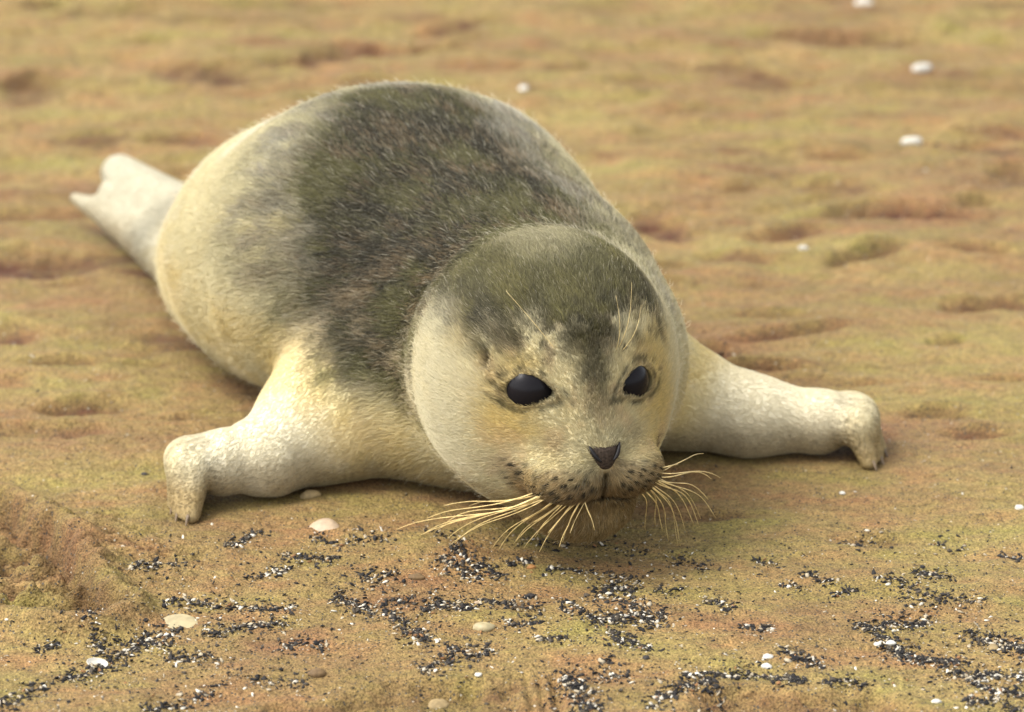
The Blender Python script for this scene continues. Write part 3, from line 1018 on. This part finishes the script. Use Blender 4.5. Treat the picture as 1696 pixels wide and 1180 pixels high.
def beach(x, y):
    """height and darkening of the sand"""
    far = smooth(0.25, 0.9, y)
    core = (np.abs(x) < 1.2) & (y > -0.8) & (y < 2.5)
    z = 0.0060 * fbm2(x * 2.1, y * 3.0, 3, 50) + (0.0050 + 0.0070 * far) * fbm2(x * 8, y * 19, 4, 51)
    z = z + (0.0022 + 0.0026 * far) * fbm2(x * 40, y * 65, 4, 52)
    darkened = 0.20 * smooth(0.0, 0.6, fbm2(x * 5, y * 12, 4, 60)) + 0.42 * far * smooth(0.12, 0.5, fbm2(x * 10, y * 27, 4, 61)) + 0.22 * smooth(0.15, 0.5, fbm2(x * 35, y * 70, 3, 68))
    darkened = np.asarray(darkened, float)
    xs, ys = x[core], y[core]
    zs = np.zeros(xs.shape)
    ds = np.zeros(xs.shape)
    zs += 0.0011 * fbm2(xs * 150, ys * 190, 3, 53)
    wob = fbm2(xs * 30, ys * 50, 3, 62)
    wob2 = fbm2(xs * 90, ys * 120, 2, 63)
    warp, warp2 = fbm2(xs * 14, ys * 30, 3, 66), fbm2(xs * 11, ys * 26, 3, 67)
    for c, ex, ey, dp in HW:
        if dp > 0:
            L2 = ex @ ex
            m = (np.abs(xs - c[0]) < 2.6 * math.sqrt(L2)) & (np.abs(ys - c[1]) < 6 * ey + 2 * abs(ex[1]))
            if not m.any(): continue
            dx, dy = xs[m] - c[0], ys[m] - c[1]
            a = dx / ex[0] * 0.9 + 0.35 * warp[m]
            b = (dy - a * ex[1]) / ey + 0.35 * wob[m] + 0.5 * warp2[m]
            r = np.hypot(a, b) + 0.30 * wob[m] + 0.18 * wob2[m]
            k = 1 - smooth(0.45, 1.40, r)
            zs[m] -= 0.009 * dp * k
            zs[m] += 0.007 * dp * np.exp(-((b + 0.25 * wob[m] - 1.7) / 0.9) ** 2 - a * a * 1.2)        # clod thrown up behind
            ds[m] = np.maximum(ds[m], min(1.0, dp * 1.5) * k * (0.80 + 0.6 * wob2[m]))  # every hollow also coloured darker and redder
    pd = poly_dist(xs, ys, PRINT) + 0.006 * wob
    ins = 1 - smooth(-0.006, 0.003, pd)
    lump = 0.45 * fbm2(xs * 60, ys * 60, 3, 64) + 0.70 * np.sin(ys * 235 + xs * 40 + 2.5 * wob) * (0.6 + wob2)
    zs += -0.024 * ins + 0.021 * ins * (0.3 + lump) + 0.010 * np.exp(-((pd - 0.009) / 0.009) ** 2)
    ds = np.maximum(ds, 0.85 * ins * smooth(-0.3, 0.3, -lump))  # shade in the tread troughs painted as dark colour
    ds = np.maximum(ds, 0.75 * np.exp(-((pd + 0.005) / 0.013) ** 2) * (0.8 + 0.4 * wob2))  # slope turned from the light, its shade painted dark
    # crumbly, rippled patch between that hollow and the flipper
    c = on_ground(190, 925)
    crumb = np.exp(-((xs - c[0]) / 0.055) ** 2 - ((ys - c[1]) / 0.085) ** 2)
    zs += crumb * (0.0070 * (1 - 2 * np.abs(fbm2(xs * 90, ys * 150, 2, 65))) + 0.002 * wob2)
    for poly in LEDGES:
        pd = poly_dist(xs, ys, poly) + 0.010 * wob + 0.005 * wob2
        ins = 1 - smooth(-0.008, 0.005, pd)
        zs += -0.006 * ins + 0.0015 * np.exp(-((pd - 0.005) / 0.007) ** 2) + 0.004 * ins * wob2
        ds = np.maximum(ds, 0.60 * ins * (0.7 + 0.8 * wob2))
    # three finger-wide grooves running off towards the camera
    for px in (872, 892, 915):
        a, b2 = on_ground(px, 1125)[:2], on_ground(px + 12, 1185)[:2]
        t = (ys - a[1]) / (b2[1] - a[1])
        gx = a[0] + (b2[0] - a[0]) * t
        zs -= 0.006 * np.exp(-((xs - gx) / 0.0028) ** 2) * smooth(-0.1, 0.15, t)
    # sand pressed flat under the seal, pushed up a little along its edge
    near = (xs > -0.40) & (xs < 0.30) & (ys > -0.14) & (ys < 0.66)
    if near.any():
        g = sdf(np.stack([xs[near], ys[near], np.full(near.sum(), 0.006)], -1))
        full = z[core][near] + zs[near]
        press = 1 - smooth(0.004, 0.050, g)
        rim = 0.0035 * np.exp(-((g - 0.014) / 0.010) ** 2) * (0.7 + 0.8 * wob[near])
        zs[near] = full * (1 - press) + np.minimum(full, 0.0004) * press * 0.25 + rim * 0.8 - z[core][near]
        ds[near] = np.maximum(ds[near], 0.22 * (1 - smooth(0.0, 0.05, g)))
    z = np.array(z, float)
    z[core] += zs
    darkened[core] = np.clip(np.maximum(darkened[core], ds), 0, 1)
    return z, darkened


def axis_steps(lo, hi, fine, far):
    a = np.arange(lo, hi, fine)
    st, up, dn = fine, [a[-1]], [a[0]]
    while up[-1] < far:
        st *= 1.25
        up.append(up[-1] + st)
        dn.append(dn[-1] - st)
    return np.concatenate([dn[:0:-1], a, up[1:]])


gx = axis_steps(-0.56, 0.56, 0.0020, 300.0)
ya, yb = np.arange(-0.34, 0.30, 0.0020), np.arange(0.30, 1.5, 0.0036)
gy = axis_steps(-0.34, 0.30, 0.0020, 300.0)
gy = np.concatenate([gy[gy < 0.30], yb, [1.5 + 0.005 * 1.25 ** k * (1 + 4 * (1.25 ** k - 1) / 1.25 ** k) for k in range(0, 50)]])
gy = np.unique(np.round(gy, 5))
GX, GY = np.meshgrid(gx, gy, indexing='ij')
gz, gd = beach(GX.ravel(), GY.ravel())
gvts = np.stack([GX.ravel(), GY.ravel(), gz], -1)
ni, nj = GX.shape
ids = np.arange(ni * nj).reshape(ni, nj)
gfs = np.stack([ids[:-1, :-1].ravel(), ids[1:, :-1].ravel(), ids[1:, 1:].ravel(), ids[:-1, 1:].ravel()], -1)
sand_mat = make_sand()
ground = new_mesh_object('beach_sand', gvts, gfs, sand_mat)
da = ground.data.attributes.new('darkened', 'FLOAT', 'POINT')
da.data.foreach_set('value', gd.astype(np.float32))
tag(ground, 'tan sandy beach with hollows and ripples', None, None, 'structure')
print('ground', len(gvts))

# ------------------------------------------------------------------ shell grit washed into patches
GRIT = [(278, 1014, 492, 1007, 10, 110), (339, 1051, 475, 1034, 11, 90), (183, 1095, 298, 1044, 15, 150), (140, 1024, 172, 1082, 16, 90),
        (108, 1122, 183, 1102, 10, 60), (271, 1092, 366, 1089, 12, 60), (210, 956, 305, 943, 10, 60), (373, 909, 441, 885, 8, 45),
        (414, 960, 481, 946, 7, 35), (468, 926, 559, 933, 9, 50), (458, 1075, 542, 1065, 10, 40), (0, 1163, 78, 1143, 12, 50),
        (237, 1177, 356, 1153, 14, 60), (60, 1072, 100, 1070, 9, 18), (60, 1015, 175, 1020, 10, 45), (370, 1128, 510, 1133, 16, 40),
        (556, 988, 620, 1021, 13, 90), (644, 1024, 711, 1061, 18, 100), (727, 940, 828, 960, 12, 90), (748, 914, 794, 950, 16, 50),
        (700, 1014, 788, 1004, 14, 90), (791, 1004, 891, 1014, 9, 45), (835, 1041, 898, 1041, 6, 30), (741, 1081, 814, 1091, 12, 70),
        (888, 1068, 938, 1068, 6, 28), (992, 991, 1056, 1001, 26, 120), (995, 1041, 1102, 1034, 14, 150), (928, 1007, 995, 1034, 11, 50),
        (1009, 1058, 1076, 1088, 9, 70), (932, 1135, 985, 1175, 24, 190), (694, 1115, 751, 1105, 10, 50), (1076, 1172, 1126, 1141, 14, 60),
        (995, 1105, 1015, 1108, 6, 12), (985, 1125, 1046, 1128, 8, 24), (868, 994, 888, 991, 4, 8), (590, 960, 660, 965, 16, 45),
        (560, 905, 640, 890, 14, 40), (640, 1000, 690, 995, 10, 30), (840, 937, 880, 935, 6, 22), (900, 950, 990, 955, 7, 22),
        (1328, 963, 1379, 973, 6, 30), (1294, 973, 1331, 983, 6, 18), (1379, 987, 1416, 987, 6, 18), (1511, 956, 1569, 963, 9, 36),
        (1447, 963, 1525, 983, 11, 36), (1416, 1041, 1542, 1031, 11, 100), (1447, 1058, 1501, 1085, 14, 70), (1467, 1085, 1586, 1105, 12, 140),
        (1569, 1119, 1700, 1126, 10, 110), (1596, 1139, 1700, 1156, 10, 80), (1603, 1051, 1700, 1092, 15, 130), (1301, 1088, 1359, 1102, 10, 60),
        (1131, 1122, 1247, 1119, 7, 70), (1247, 1122, 1331, 1133, 8, 70), (1365, 1133, 1433, 1139, 6, 32), (1128, 1140, 1196, 1146, 12, 70),
        (1226, 1048, 1281, 1055, 6, 22), (1165, 1000, 1216, 1021, 8, 34), (1501, 997, 1637, 1004, 15, 60), (1399, 899, 1467, 899, 12, 24),
        (1250, 936, 1290, 940, 9, 18), (1600, 1170, 1700, 1174, 10, 50), (1160, 575, 1210, 590, 16, 24), (1560, 240, 1690, 300, 40, 22),
        (520, 890, 545, 905, 10, 14), (1540, 900, 1600, 910, 8, 14), (1100, 925, 1180, 945, 12, 24), (1660, 920, 1696, 930, 10, 14), (860, 900, 1080, 925, 14, 40), (1080, 985, 1130, 990, 10, 16), (700, 880, 780, 905, 12, 24)]
px, py, sz = [], [], []
for (x0, y0, x1, y1, w, n) in GRIT:
    n, w = int(n * 3.8), w * 1.25
    t = rng.random(n)
    rad = np.abs(rng.normal(size=n)) * 0.55
    th = rng.random(n) * 2 * math.pi
    wx = noise2(t * 4 + x0, np.full(n, y0 * 0.13), 71) * w * 0.8
    px.append(x0 + (x1 - x0) * t + rad * w * 1.3 * np.cos(th))
    py.append(y0 + (y1 - y0) * t + wx + rad * w * np.sin(th))
    sz.append(np.full(n, 1.0))
    n2 = n // 3                                               # stragglers round each patch
    t = rng.random(n2)
    px.append(x0 + (x1 - x0) * t + rng.normal(size=n2) * w * 2.6)
    py.append(y0 + (y1 - y0) * t + rng.normal(size=n2) * w * 1.7)
    sz.append(np.full(n2, 0.6))
n3 = 2600                                                       # thin scatter over the near sand
px.append(rng.random(n3) * 1760 - 30)
py.append(880 + 320 * rng.random(n3) ** 0.8)
sz.append(np.full(n3, 0.5))
n4 = 260
px.append(rng.random(n4) * 1760 - 30)
py.append(560 + 330 * rng.random(n4))
sz.append(np.full(n4, 0.55))
px, py, sz = np.concatenate(px), np.concatenate(py), np.concatenate(sz)
gp = np.array([on_ground(a, b_)[:2] for a, b_ in zip(px, py)])
inside = sdf(np.concatenate([gp, np.full((len(gp), 1), 0.004)], 1)) < 0.006
gp, sz = gp[~inside], sz[~inside]
hz, _ = beach(gp[:, 0], gp[:, 1])
ico_v = []
ph = (1 + 5 ** 0.5) / 2
for a in (-1, 1):
    for b_ in (-ph, ph):
        ico_v += [(0, a, b_), (a, b_, 0), (b_, 0, a)]
ico_v = unit(np.array(ico_v, float))
ico_f = []
for i in range(12):
    for j in range(i + 1, 12):
        for k in range(j + 1, 12):
            e = [np.linalg.norm(ico_v[a] - ico_v[b_]) for a, b_ in ((i, j), (j, k), (i, k))]
            if max(e) < 1.2:
                nrm = np.cross(ico_v[j] - ico_v[i], ico_v[k] - ico_v[i])
                ico_f.append((i, j, k) if nrm @ ico_v[i] > 0 else (i, k, j))
ico_f = np.array(ico_f)
NG = len(gp)
long = (0.00042 + 0.0012 * rng.random(NG) ** 3.0) * (0.35 + 0.75 * sz)
dims = np.stack([long * (0.9 + 0.7 * rng.random(NG)), long * (0.5 + 0.5 * rng.random(NG)), long * (0.22 + 0.45 * rng.random(NG))], -1)
rot = rng.random(NG) * 2 * math.pi
tiltx, tilty = rng.normal(size=NG) * 0.35, rng.normal(size=NG) * 0.35
vv = ico_v[None] * (1 + 0.30 * rng.normal(size=(NG, 12, 1)).clip(-1.5, 1.5)) * dims[:, None]
vv[..., 2] += tiltx[:, None] * vv[..., 0] + tilty[:, None] * vv[..., 1]
cr, sr = np.cos(rot)[:, None], np.sin(rot)[:, None]
vv = np.stack([vv[..., 0] * cr - vv[..., 1] * sr, vv[..., 0] * sr + vv[..., 1] * cr, vv[..., 2]], -1)
vv += np.concatenate([gp, (hz + dims[:, 2] * 0.45)[:, None]], 1)[:, None]
ff = (ico_f[None] + 12 * np.arange(NG)[:, None, None]).reshape(-1, 3)
kind = rng.random(NG)
pal = np.array([[0.011, 0.010, 0.010], [0.024, 0.021, 0.018], [0.050, 0.040, 0.028], [0.46, 0.42, 0.34], [0.30, 0.25, 0.17], [0.20, 0.10, 0.04]])
ki = np.searchsorted(np.array([0.38, 0.64, 0.78, 0.87, 0.98, 1.0]), kind)
gc = pal[np.clip(ki, 0, 5)] * (0.75 + 0.5 * rng.random((NG, 1)))
gm, N, L, b = new_mat('shell_grit')
at = N.new('ShaderNodeAttribute')
at.attribute_name = 'tone'
tn = node(N, 'ShaderNodeTexNoise', Scale=900.0, Detail=2.0)
mr = N.new('ShaderNodeMapRange')
mr.inputs['To Min'].default_value = 0.7
mr.inputs['To Max'].default_value = 1.25
L.new(tn.outputs['Fac'], mr.inputs['Value'])
mx = node(N, 'ShaderNodeMix', data_type='RGBA', blend_type='MULTIPLY')
mx.inputs[0].default_value = 1.0
L.new(at.outputs['Color'], mx.inputs[6])
L.new(mr.outputs[0], mx.inputs[7])
L.new(mx.outputs[2], b.inputs['Base Color'])
b.inputs['Roughness'].default_value = 0.7
b.inputs['Specular IOR Level'].default_value = 0.2
grit = new_mesh_object('shell_grit', vv.reshape(-1, 3), ff, gm, None, False)
colour_attr(grit.data, 'tone', np.repeat(gc, 12, 0))
tag(grit, 'dark and white broken shell grit washed into patches on the sand', 'grit', None, 'stuff')
print('grit', NG)

# ------------------------------------------------------------------ single shells and pebbles
PX = K_PIX * 2.3


def ground_z(p):
    return float(beach(np.array([p[0]]), np.array([p[1]]))[0][0])


def pebble(name, px, py, w, hgt, mat, seed, rot=0.0, sink=0.25, flat=None, squareness=0.16):
    """rounded stone w photo-pixels wide and hgt tall as seen, lying in the sand"""
    p = on_ground(px, py)
    s = K_PIX * np.linalg.norm(p - CAM)
    a = w * s / 2
    c = (flat or 0.55) * a
    b_ = max(a * 0.55, min(a * 1.3, (hgt * s / 2 - c * 0.9) / 0.36 if hgt * s / 2 > c else a * 0.7))
    v, f = ellipsoid_mesh((1, 1, 1), 22, 14)
    n = fbm(v * 1.3 + seed * 7.1, 3, 80)
    v = v * (1 + squareness * n[:, None] * 1.8) * np.array([a, b_, c])
    v[:, 2] = np.where(v[:, 2] < -c * 0.5, -c * 0.5, v[:, 2])
    o = new_mesh_object(name, v, f, mat)
    o.location = (p[0], p[1], ground_z(p) + c * (0.5 - sink))
    o.rotation_euler = (0, 0, rot)
    return o


def shell(name, px, py, w, mat, rot, tip, dome=0.42, elong=1.0, ribs=11, flip=False):
    """one valve of a bivalve: umbo, growth rings, fine ribs, real thickness"""
    p = on_ground(px, py)
    a = w * K_PIX * np.linalg.norm(p - CAM) / 2
    nr, nt = 12, 40
    top, bot = [], []
    for layer, arr in ((0, top), (1, bot)):
        for i in range(nr + 1):
            r = i / nr
            for j in range(nt):
                t = 2 * math.pi * j / nt
                rr = r * (1 + 0.06 * math.cos(2 * t) - 0.10 * math.sin(t)) * (1 + 0.012 * math.cos(ribs * t * 2) * r)
                x, y = a * rr * math.cos(t) * elong, a * 0.82 * rr * math.sin(t) + a * 0.30 * (1 - r)
                z = a * dome * (1 - r ** 2.2) + a * 0.012 * math.sin(r * 34)
                if layer: z = z - a * 0.07 * (1 - 0.4 * r)
                arr.append((x, y, z))
    v = np.array(top + bot)
    if flip: v[:, 2] = a * dome - v[:, 2]
    m = (nr + 1) * nt
    f = []
    for i in range(nr):
        for j in range(nt):
            k = (j + 1) % nt
            q = (i * nt + j, (i + 1) * nt + j, (i + 1) * nt + k, i * nt + k)
            f.append(q)
            f.append(tuple(m + x for x in q[::-1]))
    for j in range(nt):
        k = (j + 1) % nt
        f.append((nr * nt + j, m + nr * nt + j, m + nr * nt + k, nr * nt + k))
    o = new_mesh_object(name, v, f, mat)
    o.location = (p[0], p[1], ground_z(p) - a * 0.02)
    o.rotation_euler = (tip[0], tip[1], rot)
    return o


pinkshell = simple_mat('shell_pink', (0.331, 0.245, 0.158), 0.5, 0.18, 260, 0.2)
yelshell = simple_mat('shell_yellow', (0.288, 0.238, 0.130), 0.5, 0.2, 200, 0.2)
whiteshell = simple_mat('shell_white', (0.435, 0.413, 0.352), 0.5, 0.15, 300, 0.2)
brownst = simple_mat('stone_brown', (0.120, 0.075, 0.033), 0.75, 0.35, 240, 0.5)
tanst = simple_mat('stone_tan', (0.216, 0.156, 0.072), 0.75, 0.3, 240, 0.5)
orangest = simple_mat('stone_orange', (0.299, 0.143, 0.046), 0.65, 0.25, 300, 0.4)
darkst = simple_mat('stone_dark', (0.024, 0.020, 0.018), 0.65, 0.4, 300, 0.5)
tag(shell('clam_shell', 540, 878, 52, pinkshell, -0.3, (0.05, 0.05), 0.5), 'rounded pinkish cream clam shell beside the bent flipper', 'shell', 'shells and pebbles on the sand')
tag(shell('clam_shell', 302, 1036, 62, yelshell, -0.35, (0.10, 0.06), 0.22, 1.0), 'flat pale yellow shell half lying between two grit bands', 'shell', 'shells and pebbles on the sand')
tag(shell('clam_shell', 160, 1098, 34, whiteshell, 0.2, (0.25, 0.2), 0.3, 1.0, 11, True), 'small white upturned shell piece at the tip of a grit band', 'shell', 'shells and pebbles on the sand')
for (nm, x, y, w, h, mt, rot, lab) in [
        ('pebble', 880, 947, 17, 10, orangest, 0.2, 'small orange pebble on damp sand below the whiskers'),
        ('pebble', 690, 963, 26, 15, brownst, 0.0, 'brown rounded pebble just above a grit patch'),
        ('pebble', 791, 1004, 13, 8, pinkshell, 0.5, 'tiny pinkish white pebble between two grit bands'),
        ('pebble', 525, 1121, 30, 22, brownst, 0.3, 'brown lumpy stone near the bottom edge'),
        ('pebble', 725, 1152, 36, 30, tanst, 0.8, 'tan angular stone in the damp ledge at the bottom edge'),
        ('pebble', 1476, 1068, 17, 14, whiteshell, 0.4, 'bright white pebble lying in dark grit, larger of two'),
        ('pebble', 1453, 1069, 13, 10, whiteshell, 0.0, 'pale grey white pebble lying in dark grit, smaller of two'),
        ('shell_fragment', 1272, 1097, 20, 6, whiteshell, 0.2, 'white shell sliver above another sliver by a grit patch'),
        ('shell_fragment', 1270, 1111, 20, 7, whiteshell, -0.3, 'white shell sliver resting on top of a grit band'),
        ('pebble', 1688, 849, 16, 12, whiteshell, 0.0, 'white pebble alone at the right edge of the picture'),
        ('pebble', 1510, 236, 34, 22, whiteshell, 0.1, 'bright white blurred pebble on the far sand'),
        ('pebble', 1525, 123, 34, 20, whiteshell, 0.3, 'dull white blurred pebble on the far sand above a brighter one'),
        ('pebble', 1430, 6, 30, 18, whiteshell, 0.0, 'white blurred pebble cut by the top edge'),
        ('pebble', 867, 153, 17, 17, whiteshell, 0.0, 'pale blurred pebble just behind the dark back'),
        ('pebble', 1330, 420, 18, 11, whiteshell, 0.0, 'small white pebble on the sand beyond the straight flipper'),
        ('pebble', 240, 786, 13, 9, darkst, 0.0, 'small dark pebble beside the bent flipper'),
        ('pebble', 1645, 1076, 17, 18, tanst, 0.0, 'tan round pebble in the grit at the right edge'),
        ('pebble', 1551, 1170, 17, 8, whiteshell, 0.2, 'white oval pebble at the bottom right edge'),
        ('pebble', 792, 1127, 12, 10, whiteshell, 0.0, 'tiny white pebble on the rim of the damp ledge'),
        ('pebble', 878, 992, 18, 8, darkst, 0.3, 'dark flat pebble alone on smooth sand'),
        ('shell_fragment', 800, 1048, 36, 5, yelshell, 0.08, 'thin pale shell splinter lying flat on smooth sand'),
        ('pebble', 1070, 1100, 12, 10, darkst, 0.2, 'dark pebble at the tail of a slanting grit streak'),
        ('sand_lump', 515, 826, 34, 22, tanst, 0.1, 'low lump of sand against the bent flipper'),
        ('pebble', 1395, 826, 10, 8, whiteshell, 0.0, 'tiny white pebble on the sand below the straight flipper')]:
    tag(pebble(nm, x, y, w, h, mt, x * 0.013, rot), lab, nm.split('_')[-1] if nm != 'shell_fragment' else 'shell', 'shells and pebbles on the sand')
print('done')
